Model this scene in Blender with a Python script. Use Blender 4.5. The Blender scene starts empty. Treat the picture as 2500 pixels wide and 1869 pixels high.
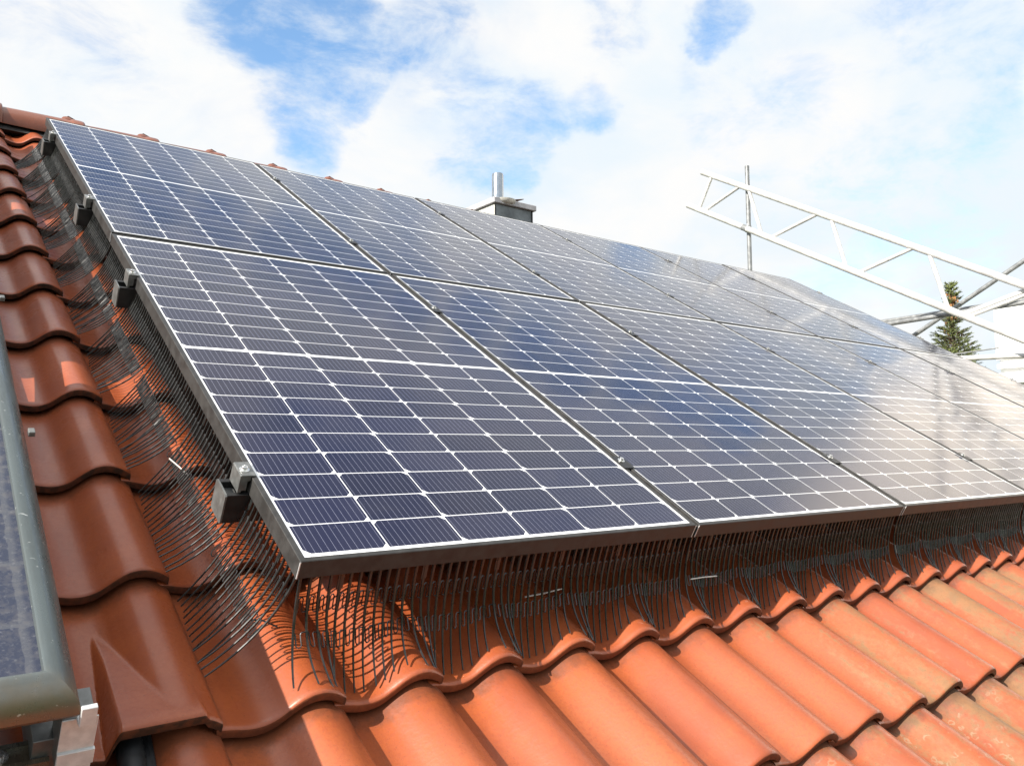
import bpy, bmesh, math, random
from mathutils import Matrix, Vector, noise as mnoise

# ------------------------------------------------------------------ scene, camera, sky, sun
random.seed(7)
scn = bpy.context.scene
COL = scn.collection
PITCH = math.radians(30.5)
CO, SI = math.cos(PITCH), math.sin(PITCH)
ROOF = Matrix(((1, 0, 0), (0, CO, -SI), (0, SI, CO)))          # roof axes (along ridge u, up slope v, normal n) -> world
ROOF4 = ROOF.to_4x4()
GROUND_Z = -5.6

cam_d = bpy.data.cameras.new('camera')
cam = bpy.data.objects.new('camera', cam_d)
COL.objects.link(cam)
scn.camera = cam
RX = Vector((0.7887875, -0.6146286, -0.0067826))
RY = Vector((0.0472336, 0.0716122, -0.9963135))
RZ = Vector((0.6128485, 0.7855593, 0.0855179))
cam.matrix_world = Matrix(((RX.x, -RY.x, -RZ.x, -0.56209), (RX.y, -RY.y, -RZ.y, -1.29245), (RX.z, -RY.z, -RZ.z, 0.17702), (0, 0, 0, 1)))
cam_d.sensor_width = 36
cam_d.lens = 36 * 1984.7 / 2500
cam_d.clip_start = 0.02
cam_d.clip_end = 3000

scn.view_settings.view_transform = 'Standard'
scn.view_settings.look = 'None'
scn.view_settings.exposure = 1.0
scn.view_settings.gamma = 1.0

SUN_TRAVEL = (ROOF @ Vector((1.60, -0.40, -1.0))).normalized()   # direction the light travels
sun_d = bpy.data.lights.new('sun', 'SUN')
sun_d.energy = 4.7
sun_d.angle = math.radians(0.5)
sun_d.color = (1.0, 0.93, 0.83)
sun = bpy.data.objects.new('sun', sun_d)
COL.objects.link(sun)
sun.rotation_euler = SUN_TRAVEL.to_track_quat('-Z', 'Y').to_euler()
SUN_EL = math.asin(-SUN_TRAVEL.z)
SUN_AZ = math.atan2(-SUN_TRAVEL.x, -SUN_TRAVEL.y)               # clockwise from +Y

world = bpy.data.worlds.new('World')
scn.world = world
world.use_nodes = True


class NT:
    """small helper for node trees"""
    def __init__(s, tree):
        s.t = tree
        tree.nodes.clear()

    def n(s, typ, **kw):
        nd = s.t.nodes.new(typ)
        for k, v in kw.items():
            if k.startswith('i_'):
                key = k[2:]
                key = int(key) if key.isdigit() else key.replace('_', ' ')
                s.set(nd.inputs[key], v)
            else:
                setattr(nd, k, v)
        return nd

    def set(s, sock, v):
        if isinstance(v, bpy.types.NodeSocket):
            s.t.links.new(v, sock)
        elif isinstance(v, bpy.types.Node):
            s.t.links.new(v.outputs[0], sock)
        else:
            sock.default_value = v

    def m(s, op, a, b=None, c=None, clamp=False):
        nd = s.t.nodes.new('ShaderNodeMath')
        nd.operation = op
        nd.use_clamp = clamp
        s.set(nd.inputs[0], a)
        if b is not None:
            s.set(nd.inputs[1], b)
        if c is not None:
            s.set(nd.inputs[2], c)
        return nd.outputs[0]

    def vm(s, op, a, b=None, scale=None):
        nd = s.t.nodes.new('ShaderNodeVectorMath')
        nd.operation = op
        s.set(nd.inputs[0], a)
        if b is not None:
            s.set(nd.inputs[1], b)
        if scale is not None:
            s.set(nd.inputs['Scale'], scale)
        return nd.outputs['Value'] if op in ('DOT_PRODUCT', 'LENGTH') else nd.outputs[0]

    def ramp(s, v, lo, hi, a=0.0, b=1.0, smooth=True):
        nd = s.t.nodes.new('ShaderNodeMapRange')
        nd.interpolation_type = 'SMOOTHSTEP' if smooth else 'LINEAR'
        for i, x in enumerate((v, lo, hi, a, b)):
            s.set(nd.inputs[i], x)
        return nd.outputs[0]

    def mix(s, f, a, b, mode='MIX'):
        nd = s.t.nodes.new('ShaderNodeMix')
        nd.data_type = 'RGBA'
        nd.blend_type = mode
        s.set(nd.inputs[0], f)
        s.set(nd.inputs[6], a if not isinstance(a, tuple) else (*a, 1)[:4])
        s.set(nd.inputs[7], b if not isinstance(b, tuple) else (*b, 1)[:4])
        return nd.outputs[2]

    def noise(s, vec, scale, detail=4, rough=0.55, dist=0.0, out=0):
        nd = s.t.nodes.new('ShaderNodeTexNoise')
        if vec is not None:
            s.set(nd.inputs['Vector'], vec)
        s.set(nd.inputs['Scale'], scale)
        s.set(nd.inputs['Detail'], detail)
        s.set(nd.inputs['Roughness'], rough)
        s.set(nd.inputs['Distortion'], dist)
        return nd.outputs[out]


def build_world():
    t = NT(world.node_tree)
    out = t.n('ShaderNodeOutputWorld')
    sky = t.n('ShaderNodeTexSky', sky_type='NISHITA', sun_disc=False, sun_elevation=SUN_EL, sun_rotation=SUN_AZ,
              air_density=1.0, dust_density=0.6, ozone_density=2.5)
    bg_sky = t.n('ShaderNodeBackground', i_Color=t.mix(1.0, sky.outputs[0], (0.86, 1.0, 1.02), 'MULTIPLY'), i_Strength=0.135)
    d = t.n('ShaderNodeTexCoord').outputs['Generated']
    wob = t.vm('SUBTRACT', t.noise(d, 7.0, 5, 0.6, 0.0, 1), (0.5, 0.5, 0.5))
    dd = t.vm('NORMALIZE', t.vm('ADD', d, t.vm('SCALE', wob, scale=0.12)))
    holes = [  # direction of a gap between the clouds, radius in degrees, depth
        ((0.3464, 0.8286, 0.4399), 5.6, 1.0), ((0.3941, 0.8116, 0.4314), 4.6, 0.95), ((0.300, 0.8253, 0.478), 5.5, 1.0), ((0.315, 0.826, 0.463), 4.5, 0.95), ((0.365, 0.80, 0.476), 4.5, 0.85),
        ((0.3675, 0.8497, 0.3782), 4.2, 0.75), ((0.3546, 0.8461, 0.398), 4.4, 0.8), ((0.43, 0.785, 0.455), 4.5, 0.6), ((0.48, 0.76, 0.43), 4.5, 0.4),
        ((0.5605, 0.7568, 0.3362), 3.8, 0.75), ((0.5397, 0.7751, 0.3385), 3.2, 0.5), ((0.6198, 0.6738, 0.4024), 3.0, 0.75),
        ((0.5851, 0.7091, 0.3933), 3.6, 0.7), ((0.545, 0.7409, 0.3969), 4.0, 0.55), ((0.50, 0.755, 0.425), 4.0, 0.45), ((0.47, 0.74, 0.478), 4.5, 0.6), ((0.40, 0.82, 0.405), 4.0, 0.5), ((0.701, 0.5329, 0.4738), 2.5, 0.85),
        ((0.6238, 0.6155, 0.4817), 3.4, 0.45), ((0.7267, 0.5454, 0.4177), 4.5, 0.3), ((0.7742, 0.4954, 0.3938), 5.0, 0.3),
        ((0.845, 0.3306, 0.4204), 11.0, 0.34), ((0.86, 0.43, 0.24), 10.0, 0.42), ((0.80, 0.50, 0.32), 9.0, 0.22), ((0.15, 0.90, 0.43), 7.0, 0.3), ((0.08, 0.90, 0.42), 4.0, 0.3),
        ((0.45, 0.38, 0.80), 13.0, 0.7), ((0.20, 0.78, 0.60), 8.0, 0.8), ((0.45, 0.66, 0.61), 8.0, 0.6), ((0.62, 0.50, 0.60), 8.0, 0.45), ((0.62, 0.35, 0.70), 16.0, 0.35), ((0.1, -0.9, 0.4), 20.0, 0.4)]
    acc = None
    for v, r, s_ in holes:
        v = Vector(v).normalized()
        dot = t.vm('DOT_PRODUCT', dd, tuple(v))
        h = t.ramp(dot, math.cos(math.radians(r)), math.cos(math.radians(r * 0.15)), 0, s_)
        acc = h if acc is None else t.m('MAXIMUM', t.m('MULTIPLY_ADD', t.m('MINIMUM', acc, h), 0.35, 0.0), t.m('MAXIMUM', acc, h))
    # long blue rift between two cloud banks, higher up than the picture shows but mirrored in the panels
    d2 = t.vm('NORMALIZE', t.vm('ADD', d, t.vm('SCALE', wob, scale=0.03)))
    rift = None
    for v in ((.130, .730, .672), (.1728, .7168, .6755), (.2353, .6957, .6779), (.2957, .6757, .6747), (.3627, .6487, .669), (.4064, .6265, .664), (.4501, .6043, .6575), (.5033, .5752, .6448),
              (.5668, .5354, .6262), (.6295, .4879, .6047), (.6694, .4488, .592), (.7235, .4059, .5584), (.7646, .3643, .5316), (.8000, .3243, .5058)):
        dot = t.vm('DOT_PRODUCT', d2, tuple(Vector(v).normalized()))
        h = t.ramp(dot, math.cos(math.radians(3.1)), math.cos(math.radians(0.7)), 0, 0.95)
        rift = h if rift is None else t.m('MAXIMUM', rift, h)
    n1 = t.noise(t.vm('MULTIPLY', d, (1.0, 1.3, 2.4)), 8.5, 9, 0.66, 0.25)
    n2 = t.noise(t.vm('MULTIPLY', d, (1, 1, 2.2)), 3.2, 6, 0.6, 0.9)
    blue = t.m('MULTIPLY', t.ramp(t.m('ADD', acc, t.m('MULTIPLY', t.m('SUBTRACT', n1, 0.52), 2.4)), 0.02, 1.22), t.ramp(acc, 0.0, 0.45, 0.15, 0.96))
    blue = t.m('ADD', blue, t.ramp(n2, 0.48, 0.76, 0.0, 0.20))
    blue = t.m('MINIMUM', t.m('MAXIMUM', blue, rift), 0.97)
    n3 = t.noise(t.vm('MULTIPLY', d, (1, 1, 1.6)), 5.0, 6, 0.55, 0.4)
    cl = t.mix(t.ramp(n3, 0.35, 0.65), (0.86, 0.94, 1.0), (1.0, 0.995, 0.985))
    glow = None  # warm bright sky added out of view to lighten the far right panels
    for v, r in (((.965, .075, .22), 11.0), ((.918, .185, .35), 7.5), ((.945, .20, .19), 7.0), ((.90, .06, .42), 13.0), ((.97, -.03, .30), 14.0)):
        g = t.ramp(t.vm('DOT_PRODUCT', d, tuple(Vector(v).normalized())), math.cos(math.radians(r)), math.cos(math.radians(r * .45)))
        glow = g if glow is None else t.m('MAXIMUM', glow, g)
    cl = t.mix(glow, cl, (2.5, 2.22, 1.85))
    # bright veil added out of view on the sun's side to fill the shade
    fill_veil = t.ramp(t.vm('DOT_PRODUCT', d, tuple(Vector((-.85, -.20, .50)).normalized())), math.cos(math.radians(60)), math.cos(math.radians(18)))
    cl = t.mix(fill_veil, cl, (1.15, 1.22, 1.34))
    # sunlit cloud added straight overhead, out of view, for highlights on the tiles
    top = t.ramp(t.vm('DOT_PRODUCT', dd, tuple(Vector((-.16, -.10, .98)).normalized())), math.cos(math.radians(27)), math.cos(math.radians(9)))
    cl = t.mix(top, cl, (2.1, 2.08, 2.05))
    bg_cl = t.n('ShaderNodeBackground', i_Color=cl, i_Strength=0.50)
    mx = t.n('ShaderNodeMixShader')
    t.set(mx.inputs[0], blue)
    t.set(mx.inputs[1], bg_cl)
    t.set(mx.inputs[2], bg_sky)
    t.set(out.inputs[0], mx)


build_world()


# ------------------------------------------------------------------ materials
def new_mat(name):
    m = bpy.data.materials.new(name)
    m.use_nodes = True
    t = NT(m.node_tree)
    out = t.n('ShaderNodeOutputMaterial')
    b = t.n('ShaderNodeBsdfPrincipled')
    t.set(out.inputs[0], b)
    return m, t, b


def plain(name, col, rough=0.5, metal=0.0, var=0.12, scale=25.0, bump=0.0, spec=0.5):
    m, t, b = new_mat(name)
    co = t.n('ShaderNodeTexCoord').outputs['Object']
    nz = t.noise(co, scale, 5, 0.6)
    dark = tuple(c * (1 - var * 2) for c in col)
    lite = tuple(min(1, c * (1 + var)) for c in col)
    t.set(b.inputs['Base Color'], t.mix(t.ramp(nz, 0.3, 0.7), dark, lite))
    t.set(b.inputs['Roughness'], t.ramp(nz, 0.25, 0.75, max(0.02, rough - 0.08), min(1, rough + 0.1)))
    b.inputs['Metallic'].default_value = metal
    b.inputs['Specular IOR Level'].default_value = spec
    if bump:
        bp = t.n('ShaderNodeBump', i_Strength=bump, i_Distance=0.002, i_Height=t.noise(co, scale * 6, 4, 0.6))
        t.set(b.inputs['Normal'], bp.outputs[0])
    return m


def clay_material(name, dirt_shade=False):
    """glazed terracotta; object colour carries: r weathering, g tint, b lichen"""
    m, t, b = new_mat(name)
    co = t.n('ShaderNodeTexCoord').outputs['Object']
    info = t.n('ShaderNodeObjectInfo')
    sep = t.n('ShaderNodeSeparateColor', i_Color=info.outputs['Color'])
    w, tint, lich = sep.outputs
    rnd = t.m('MULTIPLY', info.outputs['Random'], 40.0)
    off = t.n('ShaderNodeCombineXYZ', i_X=rnd, i_Y=rnd, i_Z=t.m('MULTIPLY', rnd, 0.7))
    p = t.vm('ADD', co, off)
    big = t.noise(p, 9.0, 4, 0.55)
    fine = t.noise(p, 130.0, 3, 0.6)
    speck = t.noise(p, 420.0, 2, 0.5)
    base = t.mix(t.ramp(big, 0.3, 0.7), (0.335, 0.079, 0.024), (0.262, 0.056, 0.019))
    base = t.mix(tint, base, (0.350, 0.090, 0.028))
    base = t.mix(t.ramp(fine, 0.42, 0.72, 0, 0.5), base, (0.27, 0.055, 0.020))
    # soot streaks running down the slope
    ps = t.vm('MULTIPLY', p, (1.0, 0.16, 1.0))
    streak = t.ramp(t.noise(ps, 22.0, 5, 0.65), 0.52, 0.78, 0, 0.30)
    base = t.mix(streak, base, (0.17, 0.055, 0.03))
    # weathered, dusty beige coat
    pw = t.vm('MULTIPLY', p, (1.0, 0.30, 1.0))
    wn = t.m('ADD', t.m('MULTIPLY', t.noise(pw, 11.0, 6, 0.62, 0.5), 0.75), t.m('MULTIPLY', t.noise(p, 70.0, 4, 0.65), 0.25))
    wm = t.m('MULTIPLY', t.ramp(wn, t.m('SUBTRACT', 0.68, t.m('MULTIPLY', w, 0.30)), t.m('SUBTRACT', 0.80, t.m('MULTIPLY', w, 0.26))), t.ramp(w, 0.02, 0.4))
    beige = t.mix(t.ramp(t.noise(p, 34.0, 4, 0.6), 0.35, 0.65), (0.235, 0.130, 0.060), (0.180, 0.120, 0.060))
    base = t.mix(t.m('MULTIPLY', wm, 0.80), base, beige)
    # lichen rosettes
    vor = t.n('ShaderNodeTexVoronoi', i_Vector=t.vm('ADD', p, t.vm('SCALE', t.noise(p, 60, 2, 0.5, 0, 1), scale=0.02)), i_Scale=48.0)
    ring = t.m('MULTIPLY', t.ramp(vor.outputs['Distance'], 0.20, 0.30), t.ramp(vor.outputs['Distance'], 0.46, 0.36))
    pick = t.ramp(t.noise(p, 17.0, 3, 0.5), 0.52, 0.62)
    lm = t.m('MULTIPLY', t.m('MULTIPLY', ring, pick), lich)
    base = t.mix(t.m('MULTIPLY', lm, 0.30), base, (0.33, 0.29, 0.20))
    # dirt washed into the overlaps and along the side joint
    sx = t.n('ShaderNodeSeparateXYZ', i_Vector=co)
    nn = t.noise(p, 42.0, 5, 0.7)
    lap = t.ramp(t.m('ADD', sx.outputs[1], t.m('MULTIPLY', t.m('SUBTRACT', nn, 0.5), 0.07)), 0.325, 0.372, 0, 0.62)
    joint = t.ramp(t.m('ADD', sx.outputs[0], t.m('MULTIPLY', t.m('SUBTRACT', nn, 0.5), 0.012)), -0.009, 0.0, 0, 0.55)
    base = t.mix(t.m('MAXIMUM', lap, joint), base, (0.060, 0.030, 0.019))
    # moss and grime specks
    base = t.mix(t.ramp(speck, 0.64, 0.73, 0, 0.6), base, (0.07, 0.035, 0.02))
    if dirt_shade:
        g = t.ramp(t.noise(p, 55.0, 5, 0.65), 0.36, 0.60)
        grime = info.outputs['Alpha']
        base = t.mix(t.m('MULTIPLY', t.m('MULTIPLY_ADD', g, 0.24, 0.74), grime), base, (0.020, 0.013, 0.009))  # edge dirt and moss, with the shade at the nose mixed into the colour
    t.set(b.inputs['Base Color'], base)
    r = t.ramp(fine, 0.3, 0.7, 0.36, 0.48)
    r = t.m('ADD', r, t.m('MULTIPLY', wm, 0.28))
    t.set(b.inputs['Roughness'], t.m('ADD', r, 0.35) if dirt_shade else r)
    b.inputs['Specular IOR Level'].default_value = 0.25 if dirt_shade else 0.38
    if not dirt_shade:
        t.set(b.inputs['Coat Weight'], t.m('MULTIPLY', t.m('SUBTRACT', 1.0, t.m('MULTIPLY', wm, 0.75)), 0.45))
        t.set(b.inputs['Coat Roughness'], t.ramp(big, 0.3, 0.7, 0.22, 0.32))
    hgt = t.m('ADD', t.m('MULTIPLY', fine, 0.5), t.m('MULTIPLY', big, 1.6))
    bp = t.n('ShaderNodeBump', i_Strength=0.5 if dirt_shade else 0.28, i_Distance=0.003, i_Height=hgt)
    t.set(b.inputs['Normal'], bp.outputs[0])
    return m


# solar module layout (metres)
PW, PH, PITCHU, PITCHV = 1.008, 1.747, 1.02, 1.759
CX0, CX1 = 0.0150, 0.9890
CY0, CY1, CGAP = 0.0200, 1.7230, 0.010
ROWH = (CY1 - CY0 - CGAP) / 20
COLW = (CX1 - CX0) / 6


def cell_material():
    m, t, b = new_mat('solar_cells_under_glass')
    uv = t.n('ShaderNodeUVMap').outputs[0]
    s = t.n('ShaderNodeSeparateXYZ', i_Vector=uv)
    x, y = s.outputs[0], s.outputs[1]
    info = t.n('ShaderNodeObjectInfo')
    co = t.n('ShaderNodeTexCoord').outputs['Object']
    ymid = CY0 + 10 * ROWH
    upper = t.m('GREATER_THAN', y, ymid + CGAP * 0.5)
    y2 = t.m('SUBTRACT', t.m('SUBTRACT', y, CY0), t.m('MULTIPLY', upper, CGAP))
    gx = t.m('DIVIDE', t.m('SUBTRACT', x, CX0), COLW)
    gy = t.m('DIVIDE', y2, ROWH)
    fx, fy = t.m('FRACT', gx), t.m('FRACT', gy)
    ix, iy = t.m('FLOOR', gx), t.m('FLOOR', gy)
    dx = t.m('MULTIPLY', t.m('MINIMUM', fx, t.m('SUBTRACT', 1.0, fx)), COLW)
    dy = t.m('MULTIPLY', t.m('MINIMUM', fy, t.m('SUBTRACT', 1.0, fy)), ROWH)
    odd = t.m('MODULO', ix, 2.0)
    # distance from the chamfered side: bottom for even columns, top for odd ones
    cy = t.m('MULTIPLY', t.m('ABSOLUTE', t.m('SUBTRACT', odd, fy)), ROWH)
    cell = t.m('MULTIPLY', t.m('GREATER_THAN', dx, 0.00105), t.m('GREATER_THAN', dy, 0.0011))
    cell = t.m('MULTIPLY', cell, t.m('GREATER_THAN', t.m('ADD', dx, cy), 0.0138))
    inside = t.m('MULTIPLY', t.m('MULTIPLY', t.m('GREATER_THAN', x, CX0), t.m('LESS_THAN', x, CX1)),
                 t.m('MULTIPLY', t.m('GREATER_THAN', y, CY0), t.m('LESS_THAN', y, CY1)))
    mid = t.m('GREATER_THAN', t.m('ABSOLUTE', t.m('SUBTRACT', y, ymid + CGAP * 0.5)), CGAP * 0.5)
    cell = t.m('MULTIPLY', t.m('MULTIPLY', cell, inside), mid)
    # busbar wires
    bx = t.m('FRACT', t.m('MULTIPLY', fx, 12.0))
    bus = t.m('LESS_THAN', t.m('ABSOLUTE', t.m('SUBTRACT', bx, 0.5)), 0.5 * 0.0008 / (COLW / 12))
    # fine fingers only read as tone
    comb = t.n('ShaderNodeCombineXYZ', i_X=ix, i_Y=iy, i_Z=t.m('MULTIPLY', info.outputs['Random'], 50.0))
    wn = t.n('ShaderNodeTexWhiteNoise', i_Vector=comb.outputs[0])
    ccol = t.mix(wn.outputs['Value'], (0.0045, 0.0055, 0.0230), (0.0105, 0.0118, 0.0370))
    ccol = t.mix(t.m('MULTIPLY', bus, 0.85), ccol, (0.19, 0.20, 0.27))
    col = t.mix(cell, (0.78, 0.79, 0.80), ccol)
    # thin film of dust
    du = t.noise(co, 5.0, 6, 0.62, 0.4)
    col = t.mix(t.ramp(du, 0.45, 0.80, 0.003, 0.018), col, (0.42, 0.38, 0.32))
    sp = t.noise(co, 190.0, 2, 0.5)
    col = t.mix(t.ramp(sp, 0.76, 0.80, 0, 0.35), col, (0.55, 0.53, 0.48))
    t.set(b.inputs['Base Color'], col)
    t.set(b.inputs['Roughness'], t.ramp(du, 0.3, 0.75, 0.085, 0.14))
    b.inputs['IOR'].default_value = 1.40
    # dry dust film: glows at grazing angles in the sun
    t.set(b.inputs['Sheen Weight'], t.ramp(du, 0.3, 0.75, 0.008, 0.035))
    b.inputs['Sheen Roughness'].default_value = 0.45
    b.inputs['Sheen Tint'].default_value = (1.0, 0.93, 0.82, 1)
    wav = t.noise(co, 3.2, 3, 0.5)
    bp = t.n('ShaderNodeBump', i_Strength=0.25, i_Distance=0.004, i_Height=wav)
    t.set(b.inputs['Normal'], bp.outputs[0])
    return m


def old_module_material():
    m, t, b = new_mat('grimy_old_glass')
    co = t.n('ShaderNodeTexCoord').outputs['Object']
    s = t.n('ShaderNodeSeparateXYZ', i_Vector=co)
    wob = t.m('MULTIPLY', t.m('SUBTRACT', t.noise(co, 30, 3), 0.5), 0.010)
    fy = t.m('FRACT', t.m('DIVIDE', t.m('ADD', s.outputs[1], wob), 0.128))
    fx = t.m('FRACT', t.m('DIVIDE', t.m('ADD', t.m('ADD', s.outputs[0], wob), 0.057), 0.128))
    line = t.m('MAXIMUM', t.ramp(fy, 0.10, 0.04), t.ramp(fx, 0.10, 0.04))
    grime = t.ramp(t.noise(co, 45, 6, 0.7), 0.42, 0.72)
    spots = t.ramp(t.noise(co, 160, 3, 0.6), 0.55, 0.75)
    col = t.mix(t.m('MULTIPLY', line, 0.12), (0.020, 0.026, 0.050), (0.30, 0.30, 0.27))
    col = t.mix(t.m('MULTIPLY', grime, 0.22), col, (0.20, 0.18, 0.15))
    col = t.mix(t.m('MULTIPLY', spots, 0.2), col, (0.30, 0.30, 0.30))
    t.set(b.inputs['Base Color'], col)
    t.set(b.inputs['Roughness'], t.ramp(grime, 0, 1, 0.22, 0.6, False))
    return m


def old_frame_material():
    m, t, b = new_mat('dulled_aluminium_frame')
    co = t.n('ShaderNodeTexCoord').outputs['Object']
    grime = t.ramp(t.noise(t.vm('MULTIPLY', co, (1, 0.25, 1)), 34, 6, 0.7), 0.40, 0.70)
    s = t.n('ShaderNodeSeparateXYZ', i_Vector=co)
    # brown tide mark of silt along the lower end
    low = t.ramp(t.m('ADD', s.outputs[1], t.m('MULTIPLY', t.noise(co, 26, 4), 0.05)), 0.075, 0.02)
    col = t.mix(t.m('MULTIPLY', grime, 0.5), (0.14, 0.165, 0.168), (0.09, 0.10, 0.098))
    col = t.mix(t.m('MULTIPLY', low, 0.75), col, (0.20, 0.145, 0.085))
    sc = t.ramp(t.noise(t.vm('MULTIPLY', co, (1, 2.5, 1)), 85, 2, 0.5), 0.70, 0.74)
    col = t.mix(t.m('MULTIPLY', sc, 0.6), col, (0.62, 0.64, 0.62))
    t.set(b.inputs['Base Color'], col)
    b.inputs['Metallic'].default_value = 0.6
    t.set(b.inputs['Roughness'], t.ramp(grime, 0, 1, 0.26, 0.48, False))
    return m


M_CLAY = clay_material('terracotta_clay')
M_CLAYD = clay_material('terracotta_dirt_shade_edge', True)
M_CELL = cell_material()
M_ALU = plain('anodised_aluminium', (0.041, 0.040, 0.039), 0.42, 0.0, 0.16, 30, 0.05, 0.22)
M_ALUCUT = plain('bright_cut_aluminium', (0.60, 0.61, 0.62), 0.38, 0.15, 0.08, 60)
M_STEEL = plain('stainless_steel', (0.75, 0.75, 0.74), 0.22, 0.9, 0.06, 80)
M_CLAMP = plain('pressed_aluminium', (0.17, 0.175, 0.172), 0.36, 0.45, 0.12, 60)
M_BLACKRAIL = plain('black_anodised_rail', (0.018, 0.018, 0.019), 0.42, 0.2, 0.15, 40)
M_BACK = plain('white_backsheet', (0.55, 0.55, 0.55), 0.7)
M_WIRE = plain('black_nylon_bristle', (0.016, 0.018, 0.018), 0.30, 0.0, 0.2, 60, 0, 0.7)
M_LACE = plain('dark_steel_lacing', (0.06, 0.06, 0.06), 0.25, 0.75, 0.15, 60)
M_TIEW = plain('clear_nylon_tie', (0.62, 0.60, 0.57), 0.35)
M_OLDGLASS = old_module_material()
M_OLDFRAME = old_frame_material()
M_GALV = plain('galvanised_tube', (0.24, 0.25, 0.255), 0.46, 0.35, 0.16, 18, 0.1)
M_WHITETUBE = plain('bare_aluminium_tube', (0.60, 0.60, 0.59), 0.45, 0.25, 0.10, 12, 0.05)
M_DECK = plain('roofing_felt', (0.045, 0.030, 0.024), 0.9)
M_ZINC = plain('zinc_sheet', (0.17, 0.19, 0.20), 0.50, 0.55, 0.22, 7, 0.05)
M_RENDERW = plain('pale_chimney_sheet', (0.60, 0.60, 0.56), 0.55, 0.2, 0.12, 9)
M_CAP = plain('concrete_grey_cap', (0.36, 0.36, 0.38), 0.7, 0.0, 0.08, 14)
M_RUST = plain('rusty_iron', (0.13, 0.065, 0.045), 0.8, 0.2, 0.3, 30)
M_FLUE = plain('polished_flue_steel', (0.36, 0.40, 0.44), 0.20, 0.9, 0.05, 20)
M_HOUSE = plain('white_house_paint', (0.80, 0.80, 0.79), 0.8, 0, 0.03, 3)
M_PLASTER = plain('cream_plaster', (0.62, 0.58, 0.50), 0.85, 0, 0.06, 4)
M_BLACKPL = plain('black_rubber', (0.012, 0.013, 0.015), 0.5, 0, 0.2, 50)
M_BARK = plain('bark', (0.12, 0.085, 0.06), 0.9, 0, 0.25, 20)
M_NEEDLE = plain('spruce_needles', (0.125, 0.150, 0.045), 0.65, 0, 0.35, 2.2)
M_CONE = plain('spruce_cones', (0.26, 0.125, 0.045), 0.7, 0, 0.25, 8)
M_GRASS = plain('meadow', (0.07, 0.10, 0.035), 0.95, 0, 0.3, 0.5)
M_MORTAR = plain('dark_ridge_roll', (0.020, 0.018, 0.017), 0.9, 0, 0.3, 30)


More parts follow.
